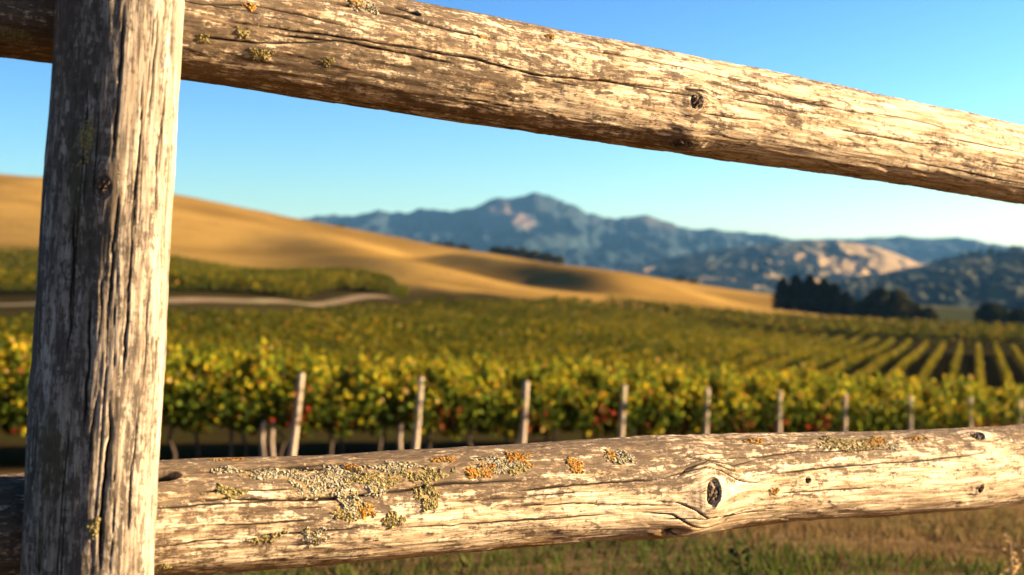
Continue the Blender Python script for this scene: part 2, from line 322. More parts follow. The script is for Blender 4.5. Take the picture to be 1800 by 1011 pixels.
# ------------------------------------------------------------------ the fence
PZ = 1.55
fence = empty("wooden_fence", (float(at(160, 0, PZ)[0]), PZ, 0))
tag(fence, "weathered round log fence with one thick post and two lichen spotted rails", "fence")
FO = np.array([fence.location.x, fence.location.y, fence.location.z])
AL = R(33); TD = np.array([math.cos(AL), math.sin(AL), 0]); ND = np.array([math.sin(AL), -math.cos(AL), 0])   # along the fence / its camera side
post_ax = at(192, 505, PZ)
rail_pt = post_ax[:2] - ND[:2] * (.0695 + .068 - .02)
def rail_Z(px):
    k = (px - 900) / F; ta = math.tan(AL)
    return (rail_pt[1] - rail_pt[0] * ta) / (1 - k * ta)
class Log:
    """a round log as a dense grid: u runs along it, th round it (0 = camera side)"""
    def __init__(s, C, rad, u, nth, Fv, Uv, seed):
        s.u = u; s.nth = nth; s.th = np.linspace(-math.pi, math.pi, nth, endpoint=False); s.C = C; s.rad = rad; s.F = Fv; s.U = Uv; s.seed = seed
        s.r0 = float(np.mean(rad)); s.V = s.th * s.r0
        s.UU, s.VV = np.meshgrid(u, s.V, indexing='ij'); TH = s.VV / s.r0; s.TH = TH
        cx, sx = np.cos(TH), np.sin(TH)
        s.R = rad[:, None] * (1 + .035 * fbm(s.UU * 2.2, cx * .9 + seed, sx * .9, 3) + .018 * fbm(s.UU * 7, cx * 2.2 + seed, sx * 2.2, 3))
        s.R = s.R + .0009 * fbm(s.UU * 6, cx * 9 + seed, sx * 9, 3) + .0004 * fbm(s.UU * 18, cx * 40, sx * 40 + seed, 2)
        s.lich = np.zeros_like(s.R); s.crack = np.zeros_like(s.R); s.stain = np.zeros_like(s.R); s.weather = np.full_like(s.R, .5)
        s.gu = s.UU.copy(); s.gv = s.VV + .004 * pn(s.UU * 4, s.VV * 10, seed)
        s.D = np.zeros_like(s.R)
        s.project()
    def pos(s):
        TH = s.TH; R_ = s.R + s.D
        return s.C[:, None, :] + R_[..., None] * (np.cos(TH)[..., None] * s.F + np.sin(TH)[..., None] * s.U)
    def project(s):
        P = s.pos(); s.px = 900 + F * P[..., 0] / P[..., 1]; s.py = 505.5 - F * (P[..., 2] - CZ) / P[..., 1]
        nrm = np.cos(s.TH)[..., None] * s.F + np.sin(s.TH)[..., None] * s.U
        s.front = ((np.array([0, 0, CZ]) - P) * nrm).sum(-1) > 0
    def find(s, x, y):
        d = (s.px - x) ** 2 + (s.py - y) ** 2 + np.where(s.front, 0, 1e9); k = np.unravel_index(np.argmin(d), d.shape)
        return s.u[k[0]], s.V[k[1]]
    def cut(s, pts, w, depth, wob=.0012, uv=False):
        q = np.array([p if uv else s.find(*p) for p in pts]); q = q[np.argsort(q[:, 0])]
        a, b = q[0, 0], q[-1, 0]; i = np.where((s.u >= a) & (s.u <= b))[0]
        if len(i) < 3: return
        uu = s.u[i]; vc = np.interp(uu, q[:, 0], q[:, 1]) + wob * fbm(uu * 30, s.seed + q[0, 1] * 90, 1.5, 3)
        tp = np.clip(np.minimum(uu - a, b - uu) / (.18 * (b - a) + 1e-6), 0, 1) ** .6
        ww = w * (.45 + .55 * tp) * (1 + .4 * pn(uu * 25, q[0, 1] * 50, .2)); dv = (s.gv[i] - s.VV[i]) * 0 + s.VV[i] - vc[:, None]
        e = np.exp(-(dv / ww[:, None]) ** 2) * tp[:, None]
        s.D[i] -= depth * e; s.crack[i] = np.maximum(s.crack[i], e)
    def knot(s, x, y, ru, rv, bulge, hole, ring=2.2, pale=.35):
        a, b = s.find(x, y); du = (s.UU - a); dv = (s.VV - b); r = np.sqrt((du / ru) ** 2 + (dv / rv) ** 2)
        s.D += bulge * np.exp(-(r / ring) ** 2) - hole * ss(1.15, .75, r) + (.00018 if pale > 0 else .0001) * np.sin(r * 8 + 2 * pn(s.UU * 60, s.VV * 60, 3)) * np.exp(-((r - 1.9) / .8) ** 2)
        push = np.exp(-(np.abs(du) / (ru * 2.6)) ** 2)                       # the grain flows round the knot
        s.gv += -np.sign(dv) * rv * .9 * np.exp(-np.abs(dv) / (rv * 2.2)) * push
        s.crack = np.maximum(s.crack, .55 * np.exp(-((r - 1.05) / .13) ** 2)); s.weather -= pale * np.exp(-((r - 1.7) / .6) ** 2)
        return a, b
    def random_cracks(s, n, lmin, lmax, w, d, vlo=-2.2, vhi=2.2):
        rg = np.random.default_rng(int(s.seed * 10) + 1)
        for _ in range(n):
            l = rg.uniform(lmin, lmax); a = rg.uniform(s.u[0], s.u[-1] - l); v = rg.uniform(vlo, vhi) * s.r0
            s.cut([(a, v), (a + l / 2, v + rg.normal() * .0015), (a + l, v + rg.normal() * .003)], w * rg.uniform(.6, 1.3), d * rg.uniform(.5, 1.2), .0009, True)
    def point(s, x, y, h=0.0):
        u, v = s.find(x, y); return s.surf(u, v, h)
    def surf(s, u, v, h=0.0):
        i = np.clip(np.searchsorted(s.u, u), 0, len(s.u) - 1); j = int(round((v / s.r0 + math.pi) / (2 * math.pi) * s.nth)) % s.nth
        n = math.cos(s.th[j]) * s.F + math.sin(s.th[j]) * s.U
        return s.C[i] + (s.R[i, j] + s.D[i, j] + h) * n, n
    def build(s, name, mat, parent):
        P = s.pos(); nu, nt = P.shape[:2]; V = P.reshape(-1, 3) - FO
        V = np.concatenate([V, (s.C[:1] - FO), (s.C[-1:] - FO)]); j = np.arange(nt)
        c0 = np.stack([np.full(nt, nu * nt), (j + 1) % nt, j], -1)[:, ::-1]; c1 = np.stack([np.full(nt, nu * nt + 1), (nu - 1) * nt + j, (nu - 1) * nt + (j + 1) % nt], -1)[:, ::-1]
        me = make_mesh(name, V, [grid_faces(nu, nt, True), c0, c1], mat)
        g = me.attributes.new("grain", 'FLOAT_VECTOR', 'POINT'); gv = np.zeros((len(V), 3), np.float32); gv[:nu * nt, 0] = s.gu.ravel(); gv[:nu * nt, 1] = s.gv.ravel() + s.seed
        g.data.foreach_set("vector", gv.ravel())
        a = me.color_attributes.new("mask", 'FLOAT_COLOR', 'POINT'); c = np.zeros((len(V), 4), np.float32); c[:, 0] = .3; c[:, 1] = .5; c[:, 2] = 0
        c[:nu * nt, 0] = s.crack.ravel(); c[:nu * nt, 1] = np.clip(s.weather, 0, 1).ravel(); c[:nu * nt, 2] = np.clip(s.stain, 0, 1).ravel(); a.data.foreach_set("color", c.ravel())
        return link(name, me, parent)
UP = np.array([0, 0, 1.0])
def rail_log(xs, top, bot, nth, du, seed):
    xs = np.array(xs, float); Zv = np.array([rail_Z(x) for x in xs]); top = np.array(top, float); bot = np.array(bot, float)
    X = (xs - 900) / F * Zv; c = CZ + (505.5 - (top + bot) / 2) / F * Zv; r = (bot - top) / 2 / F * Zv * .985
    uu = (X - rail_pt[0]) / math.cos(AL)
    u = np.arange(uu[0], uu[-1], du)
    sm = lambda a: np.convolve(np.pad(a, 60, 'edge'), np.hanning(121) / np.hanning(121).sum(), 'valid')
    z = sm(np.interp(u, uu, c)); rad = sm(np.interp(u, uu, r))
    C = np.stack([rail_pt[0] + u * math.cos(AL), rail_pt[1] + u * math.sin(AL), z], -1)
    return Log(C, rad, u, nth, ND, UP, seed)
# --- upper rail
top_r = rail_log([-400, -100, 0, 320, 600, 900, 1200, 1500, 1800, 2050, 2500], [-198, -143, -125, -68, -18, 40, 97, 157, 220, 268, 350],
                 [45, 85, 97, 140, 182, 228, 271, 312, 359, 397, 462], 300, .0021, 1.3)
# --- lower rail
low_r = rail_log([-400, -100, 0, 283, 600, 900, 1033, 1100, 1167, 1200, 1243, 1333, 1500, 1700, 1800, 2050, 2500], [868, 845, 836, 811, 800, 782, 774, 770, 766, 764, 763, 761, 758, 751, 746, 735, 716],
                 [1072, 1042, 1034, 1012, 991, 963, 951, 948, 948, 943, 932, 922, 911, 896, 884, 860, 820], 300, .0021, 4.7)
# --- post
py_ = np.array([-22, 0, 110, 333, 477, 637, 674, 834, 1011, 1500, 1960], float)
lf = np.array([98, 97, 92, 77, 68, 60, 55, 46, 38, 22, 8]); rt = np.array([327, 326, 320, 307, 298, 293, 290, 279, 270, 252, 236])
zz = CZ + (505.5 - py_) / F * PZ; u = np.arange(-.05, zz[0], .0021); o = np.argsort(zz)
cx = np.interp(u, zz[o], (((lf + rt) / 2 - 900) / F * PZ)[o]); rr = np.interp(u, zz[o], ((rt - lf) / 2 / F * PZ * .965)[o])
rr = rr - .012 * np.exp(-((u - u[-1]) / .006) ** 2)
fv = np.array([-cx.mean(), -PZ, 0]); fv /= np.linalg.norm(fv); post = Log(np.stack([cx, np.full_like(u, PZ), u], -1), rr, u, 300, fv, np.array([-fv[1], fv[0], 0]), 8.1)

# cracks, knots, stains as the photo shows them
for pts, w, d in [([(560, 0), (700, 28), (790, 52), (900, 72)], .0022, .006), ([(690, 10), (740, 26)], .004, .007), ([(330, 62), (450, 78), (600, 74)], .0012, .003),
                  ([(330, 22), (420, 42), (560, 60), (640, 72), (830, 102), (940, 132), (1060, 142), (1200, 160), (1240, 168)], .0014, .0045),
                  ([(450, 60), (600, 74), (700, 92), (800, 112)], .0012, .004), ([(900, 66), (1000, 82), (1100, 98), (1200, 118), (1300, 142), (1390, 172), (1480, 192), (1560, 204)], .0011, .004),
                  ([(1200, 132), (1300, 160), (1420, 182), (1480, 193), (1600, 212)], .0011, .004), ([(330, 5), (470, 12), (640, 55)], .0012, .003), ([(1460, 225), (1600, 250), (1700, 258)], .001, .003),
                  ([(1200, 155), (1240, 160)], .0016, .004), ([(470, 168), (520, 176), (570, 182)], .002, .004), ([(620, 176), (660, 185), (740, 196)], .0016, .004)]: top_r.cut(pts, w, d)
for pts, w, d in [([(280, 886), (340, 882), (400, 876), (500, 881), (600, 876), (700, 862), (780, 850), (880, 846), (960, 844)], .0017, .006),
                  ([(320, 830), (420, 826), (480, 822), (560, 816), (610, 815)], .0022, .006), ([(500, 822), (600, 824), (640, 836)], .003, .006),
                  ([(880, 868), (960, 858), (1080, 848), (1180, 842)], .0013, .004), ([(860, 893), (1000, 886), (1120, 888), (1200, 890)], .0009, .003),
                  ([(280, 962), (360, 950), (420, 946)], .001, .003), ([(1205, 815), (1260, 808), (1330, 803), (1400, 794), (1540, 790), (1640, 783)], .0013, .004),
                  ([(1320, 838), (1400, 828), (1500, 818), (1600, 812), (1700, 800), (1760, 788)], .0014, .004), ([(1280, 770), (1340, 782), (1440, 775)], .0012, .004),
                  ([(1180, 800), (1230, 810), (1290, 820), (1330, 808)], .001, .003), ([(700, 930), (850, 920), (960, 912)], .0009, .0025), ([(1350, 870), (1450, 862), (1560, 858)], .0009, .002)]: low_r.cut(pts, w, d)
for pts in ([(1150, 846), (1200, 832), (1236, 824), (1266, 828), (1300, 846), (1350, 850)], [(1180, 850), (1206, 826), (1240, 814), (1280, 826), (1310, 834)], [(1140, 880), (1190, 884), (1220, 896), (1240, 908), (1280, 905), (1340, 890)], [(1120, 900), (1180, 905), (1215, 920), (1250, 926)], [(1160, 930), (1200, 938), (1230, 930)]): low_r.cut(pts, .0009, .003, .0006)
lf = (-.0, .0)
def cutp(pts, w, d): post.cut(pts, w * .75, d * .75, .002)
for pts, w, d in [([(278, 0), (275, 60), (268, 150), (262, 220)], .0012, .004), ([(296, 110), (290, 180), (276, 290), (272, 400)], .0014, .005), ([(218, 5), (212, 100), (204, 200), (196, 290)], .0015, .004),
                  ([(230, 470), (222, 580), (214, 660)], .0015, .005), ([(196, 700), (190, 800), (182, 880), (172, 1005)], .0022, .008), ([(248, 690), (240, 760), (230, 850), (222, 950)], .0015, .005),
                  ([(262, 500), (256, 600), (250, 680)], .0013, .004), ([(160, 520), (156, 620), (150, 700), (148, 760)], .0018, .005), ([(210, 340), (200, 430), (192, 560)], .0013, .004),
                  ([(252, 120), (246, 230), (240, 330), (236, 420)], .001, .003), ([(130, 350), (124, 500), (116, 640)], .0014, .004), ([(205, 800), (200, 900), (192, 1005)], .001, .003), ([(274, 560), (270, 700), (258, 850)], .001, .003)]: cutp(pts, w, d)
top_r.random_cracks(70, .05, .3, .0009, .002); low_r.random_cracks(60, .05, .28, .0009, .002); post.random_cracks(46, .06, .3, .0008, .0014)
KN = []
for lg, x, y, ru, rv, b, h, rg_ in [(low_r, 1250, 866, .013, .0185, .0085, .006, 3.0), (low_r, 1716, 768, .016, .010, .006, .006, 2.2), (low_r, 1722, 858, .006, .008, .003, .003, 2), (low_r, 1420, 845, .0055, .005, .002, .003, 2),
                                   (top_r, 1222, 178, .011, .012, .004, .003, 2.2), (top_r, 1195, 248, .018, .009, .006, .003, 2.2), (post, 181, 330, .011, .008, .004, .003, 2.4)]:
    KN.append((lg, lg.knot(x, y, ru, rv, b, h, rg_, .35 if lg is low_r else -.25), ru, rv))
# the ragged hollow under the big knot, the split at the post
a, b = low_r.find(1180, 930); rr_ = np.hypot((low_r.UU - a) / .05, (low_r.VV - b) / .018); low_r.D += .007 * np.exp(-rr_ ** 2) - .010 * np.exp(-(rr_ * 2.6) ** 2); low_r.crack = np.maximum(low_r.crack, .75 * np.exp(-(rr_ * 2.1) ** 2) * ss(-.3, .2, pn(low_r.UU * 70, low_r.VV * 110, 1))); low_r.stain += .8 * np.exp(-rr_ ** 2 * 1.2)
a, b = low_r.find(285, 838); rr_ = np.hypot((low_r.UU - a) / .019, (low_r.VV - b) / .0065); low_r.D -= .022 * ss(1.25, .7, rr_); low_r.crack = np.maximum(low_r.crack, ss(1.2, .8, rr_))
# dark smudges and hollows on the upper rail
for x, y, a_, b_ in ((1392, 208, .022, .016), (1650, 240, .03, .02), (745, 150, .05, .02), (1195, 250, .04, .012), (1330, 132, .02, .01), (1540, 165, .03, .012)):
    u_, v_ = top_r.find(x, y); q_ = np.hypot((top_r.UU - u_) / a_, (top_r.VV - v_) / b_); top_r.weather += .55 * np.exp(-q_ ** 2); top_r.D -= .002 * np.exp(-(q_ * 1.6) ** 2)
# rail weathering: rain-facing upper sides are greyer, undersides stained
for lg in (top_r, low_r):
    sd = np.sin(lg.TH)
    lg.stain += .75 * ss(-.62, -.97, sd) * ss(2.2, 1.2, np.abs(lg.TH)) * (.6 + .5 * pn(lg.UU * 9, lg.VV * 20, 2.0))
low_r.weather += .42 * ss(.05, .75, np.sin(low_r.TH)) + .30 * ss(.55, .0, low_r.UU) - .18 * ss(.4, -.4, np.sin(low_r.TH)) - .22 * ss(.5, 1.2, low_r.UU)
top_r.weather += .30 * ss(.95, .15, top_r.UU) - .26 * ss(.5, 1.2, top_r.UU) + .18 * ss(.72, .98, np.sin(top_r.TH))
post.weather += -.30 * np.sin(post.TH + .1) - .02  # post's unlit left side painted greyer and darker, on top of its weathering
post.stain += .5 * ss(-.2, .5, pn(post.UU * 7, post.VV * 16, 4.4)) * ss(.25, -.7, post.TH)
# flaking surface layer with a real step
for lg, k in ((top_r, 1.0), (low_r, 1.0), (post, .3)):
    fl = fbm(lg.UU * 16 + lg.seed, lg.VV * 55, .7, 4); lg.D += k * .0009 * ss(-.05, .2, fl + (lg.weather - .5))
# UU here follows each log
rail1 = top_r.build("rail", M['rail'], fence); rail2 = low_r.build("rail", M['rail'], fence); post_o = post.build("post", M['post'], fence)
tag(rail1, "pale upper rail split by long dark cracks"); tag(rail2, "lower rail with orange and grey lichen and a big knot")
OWN = {id(top_r): rail1, id(low_r): rail2, id(post): post_o}
def disc(lg, uv, ru, rv):
    a, b = uv; nr, na = 9, 40; V = []; rg = np.random.default_rng(int(abs(a) * 1e4) % 9999)
    for i in range(nr):
        for j in range(na):
            q = i / (nr - 1); an = 2 * math.pi * j / na; wob = 1 + .10 * math.sin(3 * an + a * 30) + .06 * math.sin(7 * an)
            p, n = lg.surf(a + ru * .92 * q * wob * math.cos(an), b + rv * .92 * q * wob * math.sin(an)); c, n0 = lg.surf(a, b)
            hh = .0022 * (1 - q * q) + .0009 * math.sin(q * 19) * (q < .95) + rg.normal() * .0005 - .003 * math.exp(-((math.sin(an - .8) * q) / .09) ** 2)
            V.append(p + n * (hh + .0006 - (.0025 if q > .99 else 0)) - FO)
    return make_mesh("knot", np.array(V), grid_faces(nr, na, True), M['knot'])
for lg, uv, ru, rv in KN: link("knot", disc(lg, uv, ru, rv), OWN[id(lg)])
# lichen: crusts of many small lobes
ico = None
def lobes(P, N, S, rg):
    k = 8; base = [(0, 0, 1.0)] + [(math.cos(a) * q, math.sin(a) * q, h) for q, h in ((.62, .72), (1.0, .05)) for a in np.arange(k) * 2 * math.pi / k]
    base = np.array(base); n = len(P)
    f = [(0, 1 + j, 1 + (j + 1) % k) for j in range(k)]; f4 = [(1 + j, 1 + k + j, 1 + k + (j + 1) % k, 1 + (j + 1) % k) for j in range(k)]
    t1 = np.cross(N, rg.normal(size=(n, 3))); t1 /= np.linalg.norm(t1, axis=1)[:, None]; t2 = np.cross(N, t1)
    sc = 1 + .42 * rg.normal(size=(n, len(base), 1)).clip(-1.5, 1.5)
    B = base[None] * sc; st = rg.uniform(.6, 1.5, (n, 1))
    V = P[:, None] + S[:, None, None] * (B[..., :1] * t1[:, None] * st[..., None] + B[..., 1:2] * t2[:, None] + B[..., 2:3] * .42 * N[:, None])
    off = (np.arange(n) * len(base))[:, None, None]
    return V.reshape(-1, 3), [(np.array(f)[None] + off).reshape(-1, 3), (np.array(f4)[None] + off).reshape(-1, 4)]
def lichen(lg, x, y, wx, wy, n, mat, size=.00115):
    rg = np.random.default_rng(int(x * 7 + y)); P = []; N = []; S = []; n = int(n * 9)
    a0, b0 = lg.find(x, y); Zq = PZ if lg is post else rail_Z(x); su, sv = wx * Zq / F * 1.15, wy * Zq / F * 1.25
    if lg is post: su, sv = sv, su
    q = rg.uniform(-1, 1, (n * 6, 2)) * 1.25; rad = np.hypot(q[:, 0], q[:, 1])
    keep = (1 - rad) * .9 + .75 * fbm(q[:, 0] * 1.5 + x, q[:, 1] * 1.3 + y, .4, 4) + .06 * rg.normal(size=len(q)) > .30; q = q[keep][:n]
    q_ = np.hypot((lg.UU - a0) / (su * 1.25), (lg.VV - b0) / (sv * 1.25)); lg.lich = np.maximum(lg.lich, np.exp(-q_ ** 2))
    for qq in q:
        p, nn = lg.surf(a0 + su * qq[0], b0 + sv * qq[1]); h = rg.uniform(0, .0012)
        P.append(p + nn * (h - .0005)); N.append(nn + rg.normal(size=3) * .35); S.append(size * (.35 + 1.5 * rg.uniform() ** 2.2))
    if len(P) < 3: return
    N = [v / np.linalg.norm(v) for v in N]
    V, f = lobes(np.array(P), np.array(N), np.array(S), rg)
    link("lichen", make_mesh("lichen", V - FO, f, M[mat], True), OWN[id(lg)])
for a in [(low_r, 590, 828, 34, 14, 150, 'lichen_grey'), (low_r, 610, 880, 26, 26, 150, 'lichen_grey'), (low_r, 690, 822, 46, 9, 150, 'lichen_grey'), (low_r, 400, 826, 26, 8, 60, 'lichen_grey'),
          (low_r, 395, 868, 36, 12, 90, 'lichen_olive'), (low_r, 840, 826, 34, 12, 130, 'lichen_orange'), (low_r, 905, 806, 26, 14, 130, 'lichen_orange'), (low_r, 905, 828, 22, 8, 50, 'lichen_olive'),
          (low_r, 780, 810, 20, 7, 60, 'lichen_orange'), (low_r, 620, 824, 22, 8, 55, 'lichen_orange'), (low_r, 755, 868, 22, 24, 120, 'lichen_olive'), (low_r, 640, 898, 14, 12, 45, 'lichen_orange'),
          (low_r, 690, 914, 20, 10, 55, 'lichen_olive'), (low_r, 1008, 818, 18, 12, 60, 'lichen_orange'), (low_r, 1090, 804, 26, 14, 100, 'lichen_grey'), (low_r, 1070, 800, 14, 10, 40, 'lichen_orange'),
          (low_r, 1470, 775, 40, 10, 110, 'lichen_olive'), (low_r, 1540, 776, 40, 10, 80, 'lichen_orange'), (low_r, 1560, 784, 30, 8, 70, 'lichen_grey'), (low_r, 1360, 865, 8, 8, 22, 'lichen_orange'),
          (low_r, 1330, 776, 22, 6, 40, 'lichen_orange'), (low_r, 1610, 772, 20, 5, 40, 'lichen_orange'), (low_r, 550, 946, 22, 12, 70, 'lichen_grey'), (low_r, 285, 996, 12, 8, 40, 'lichen_olive'), (low_r, 660, 862, 20, 10, 70, 'lichen_grey'),
          (low_r, 470, 946, 26, 7, 40, 'lichen_olive'), (low_r, 410, 808, 30, 4, 30, 'lichen_orange'),
          (top_r, 455, 95, 18, 8, 70, 'lichen_olive'), (top_r, 640, 12, 26, 12, 110, 'lichen_grey'), (top_r, 625, 6, 18, 8, 50, 'lichen_orange'), (top_r, 437, 10, 8, 6, 22, 'lichen_orange'), (top_r, 426, 56, 10, 7, 26, 'lichen_olive'),
          (top_r, 575, 108, 10, 6, 22, 'lichen_olive'), (top_r, 850, 64, 10, 6, 20, 'lichen_orange'), (top_r, 965, 66, 9, 7, 18, 'lichen_orange'), (top_r, 355, 66, 12, 6, 24, 'lichen_olive'), (top_r, 30, 62, 26, 14, 60, 'lichen_olive'),
          (low_r, 560, 850, 60, 30, 120, 'lichen_grey'), (low_r, 660, 842, 60, 16, 110, 'lichen_olive'), (low_r, 480, 834, 60, 14, 80, 'lichen_grey'), (low_r, 880, 815, 60, 16, 90, 'lichen_grey'), (low_r, 740, 836, 50, 14, 70, 'lichen_olive'), (low_r, 620, 900, 34, 14, 80, 'lichen_olive'), (low_r, 1500, 780, 80, 12, 110, 'lichen_olive'),
          (post, 165, 928, 8, 14, 40, 'lichen_olive'), (post, 152, 250, 10, 30, 40, 'lichen_olive')]: lichen(*a)

for lg in (top_r, low_r, post):                        # thin crust stain in the grain round each lichen
    a_ = OWN[id(lg)].data.color_attributes["mask"]; c_ = np.zeros(len(a_.data) * 4, np.float32); a_.data.foreach_get("color", c_); c_ = c_.reshape(-1, 4)
    c_[:lg.lich.size, 3] = lg.lich.ravel(); a_.data.foreach_set("color", c_.ravel())

# ------------------------------------------------------------------ leaves
HEX = np.array([(0, -.5, 0), (.45, -.2, .10), (.42, .28, .07), (0, .55, -.03), (-.42, .28, .07), (-.45, -.2, .10)])
QUAD = np.array([(-.5, -.5, 0), (.5, -.42, .08), (.46, .5, 0), (-.45, .46, .08)])
def leaves(P, S, colr, rg, shape=HEX, up=.35, flat=None):
    n = len(P); N = rg.normal(size=(n, 3)); N[:, 2] = np.abs(N[:, 2]) * (1 + up) 
    if flat is not None: N = N * .7 + flat
    N /= np.linalg.norm(N, axis=1)[:, None]; a = np.cross(N, rg.normal(size=(n, 3))); a /= np.linalg.norm(a, axis=1)[:, None]; b = np.cross(N, a)
    V = P[:, None] + S[:, None, None] * (shape[None, :, :1] * a[:, None] + shape[None, :, 1:2] * b[:, None] + shape[None, :, 2:] * N[:, None])
    k = len(shape); f = (np.arange(n) * k)[:, None] + np.arange(k)[None]
    return V.reshape(-1, 3), f, np.repeat(colr, k, axis=0)
GREENS = np.array([(.12, .15, .014), (.035, .055, .006), (.055, .075, .007), (.028, .045, .006)]); YELL = np.array([(.36, .29, .013), (.25, .235, .012), (.38, .25, .014), (.18, .20, .012)])
ORNG = np.array([(.36, .15, .025), (.30, .10, .025), (.38, .25, .08)]); REDS = np.array([(.22, .028, .012), (.15, .018, .010), (.26, .07, .02)])
def pick(n, pal, rg): return pal[rg.integers(len(pal), size=n)] * rg.uniform(.75, 1.25, (n, 1))
def tube(path, rad, k=9):
    path = np.array(path, float); rad = np.array(rad, float); T = np.gradient(path, axis=0); T /= np.linalg.norm(T, axis=1)[:, None]
    ref = np.array([.3, .9, .1]); A = np.cross(T, ref); A /= np.linalg.norm(A, axis=1)[:, None]; B = np.cross(T, A)
    an = np.arange(k) * 2 * math.pi / k
    V = path[:, None] + rad[:, None, None] * (np.cos(an)[None, :, None] * A[:, None] + np.sin(an)[None, :, None] * B[:, None])
    n = len(path); V = np.concatenate([V.reshape(-1, 3), path[:1], path[-1:]]); j = np.arange(k)
    return V, [grid_faces(n, k, True), np.stack([np.full(k, n * k), j, (j + 1) % k], -1), np.stack([np.full(k, n * k + 1), (n - 1) * k + (j + 1) % k, (n - 1) * k + j], -1)]
def merge(parts):
    V = []; F4 = []; F3 = []; o = 0
    for v, fs in parts:
        V.append(v)
        for f in fs: (F4 if f.shape[1] == 4 else F3).append(f + o)
        o += len(v)
    return np.concatenate(V), [np.concatenate(x) for x in (F4, F3) if x]
def vine_meshes(seed):
    rg = np.random.default_rng(seed); n = 2200
    x = rg.uniform(-.68, .68, n); top = 1.72 + .16 * np.sin(x * 5 + seed) + .08 * rg.normal(size=n); h = rg.beta(1.25, 1.0, n); lo = .70 + .10 * np.sin(x * 7 + seed * 2)
    z = lo + (top - lo) * h; wd = .16 + .16 * np.sin(np.clip(h, 0, 1) * 2.6); y = rg.normal(size=n) * wd
    ns = 42; sx = rg.uniform(-.6, .6, 13); si = rg.integers(13, size=ns * 4); q = rg.uniform(0, 1, ns * 4)        # shoots over the top
    x = np.r_[x, sx[si] + .1 * q * np.sin(si)]; y = np.r_[y, rg.normal(size=ns * 4) * .08]; z = np.r_[z, 1.7 + q * (.12 + .42 * ((si * 37 % 10) / 10))]
    h = np.r_[h, np.ones(ns * 4)]; P = np.stack([x, y, z], -1); n = len(P)
    c = pick(n, GREENS, rg) * (.6 + .6 * h[:, None]); u = rg.uniform(size=n); clump = fbm(x * 2.2 + seed * 9, z * 2.2, y * 2, 3)  # greens darkened towards the canopy bottom, painting in the shade there
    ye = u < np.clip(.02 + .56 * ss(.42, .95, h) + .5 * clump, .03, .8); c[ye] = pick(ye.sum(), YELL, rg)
    og = rg.uniform(size=n) < np.clip(.04 * (h > .6) + .10 * (clump > .45), 0, 1); c[og] = pick(og.sum(), ORNG, rg)
    if seed % 2 == 0:
        rd = (np.hypot(x - .2, z - 1.0) < .19 + .06 * rg.normal(size=n)) & (rg.uniform(size=n) < .6); c[rd] = pick(rd.sum(), REDS, rg)
    rd = (rg.uniform(size=n) < .04) & (h < .3); c[rd] = pick(rd.sum(), REDS, rg)
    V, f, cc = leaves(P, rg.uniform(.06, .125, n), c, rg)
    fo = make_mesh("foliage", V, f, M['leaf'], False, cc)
    pt = [((0, 0, -.05)), (rg.normal() * .03, rg.normal() * .02, .25), (rg.normal() * .05, rg.normal() * .03, .5), (rg.normal() * .04, 0, .8)]
    arms = [tube(pt, [.045, .036, .034, .038])]
    for sg in (-1, 1): arms.append(tube([pt[-1], (sg * .25, .02, .86), (sg * .6, 0, .86)], [.03, .022, .014]))
    V, f = merge(arms); return fo, make_mesh("trunk", V, f, M['bark'])
VM = [vine_meshes(s) for s in range(1, 8)]
FD = np.array([math.cos(FA), math.sin(FA)]); FN = np.array([-math.sin(FA), math.cos(FA)])
def ordinal(i): return ["first", "second", "third", "fourth", "fifth", "sixth", "seventh", "eighth", "ninth", "tenth", "eleventh", "twelfth"][i]
POSTPX = [530, 740, 925, 1097, 1243, 1370, 1485, 1600, 1705, 1792]
def put_vine(P, k, row, label):
    z = float(zg(P[0], P[1])); root = empty("grapevine", (P[0], P[1], z), FA + rng.normal() * .06 + (math.pi if rng.random() < .5 else 0)); sc = rng.uniform(.94, 1.08); root.scale = (1.0, 1.0, sc)
    fo, tr = VM[k % len(VM)]; link("foliage", fo, root); link("trunk", tr, root)
    tag(root, label, "grapevine", row)
s_all = np.arange(-9, 28, 1.08); rng2 = np.random.default_rng(11)
cnt = {}
for row in range(2):
    for i, s in enumerate(s_all):
        Pq = FROW0 + FD * (s + rng2.normal() * .06 + row * .4) + FN * (row * 2.3 + .16); px = 900 + F * Pq[0] / Pq[1]
        if px < -190 or px > 2000: continue
        if row == 0:
            k = int(np.searchsorted(POSTPX, px))
            if px < 60: lb = "yellow green grapevine in the front row, left of the thick fence post"
            elif px < 280: lb = "grapevine in the front row hidden behind the thick fence post"
            elif k == 0: lb = "yellow and green grapevine between the fence post and the first trellis post"
            elif k < 10: lb = f"yellow topped grapevine between the {ordinal(k-1)} and {ordinal(k)} trellis posts from the left"
            else: lb = "grapevine in the front row, right of the last trellis post"
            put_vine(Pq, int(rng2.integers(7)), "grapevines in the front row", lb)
        else:
            put_vine(Pq, int(rng2.integers(7)), "grapevines in the second row", "shaded grapevine in the second row, behind the row with trellis posts")
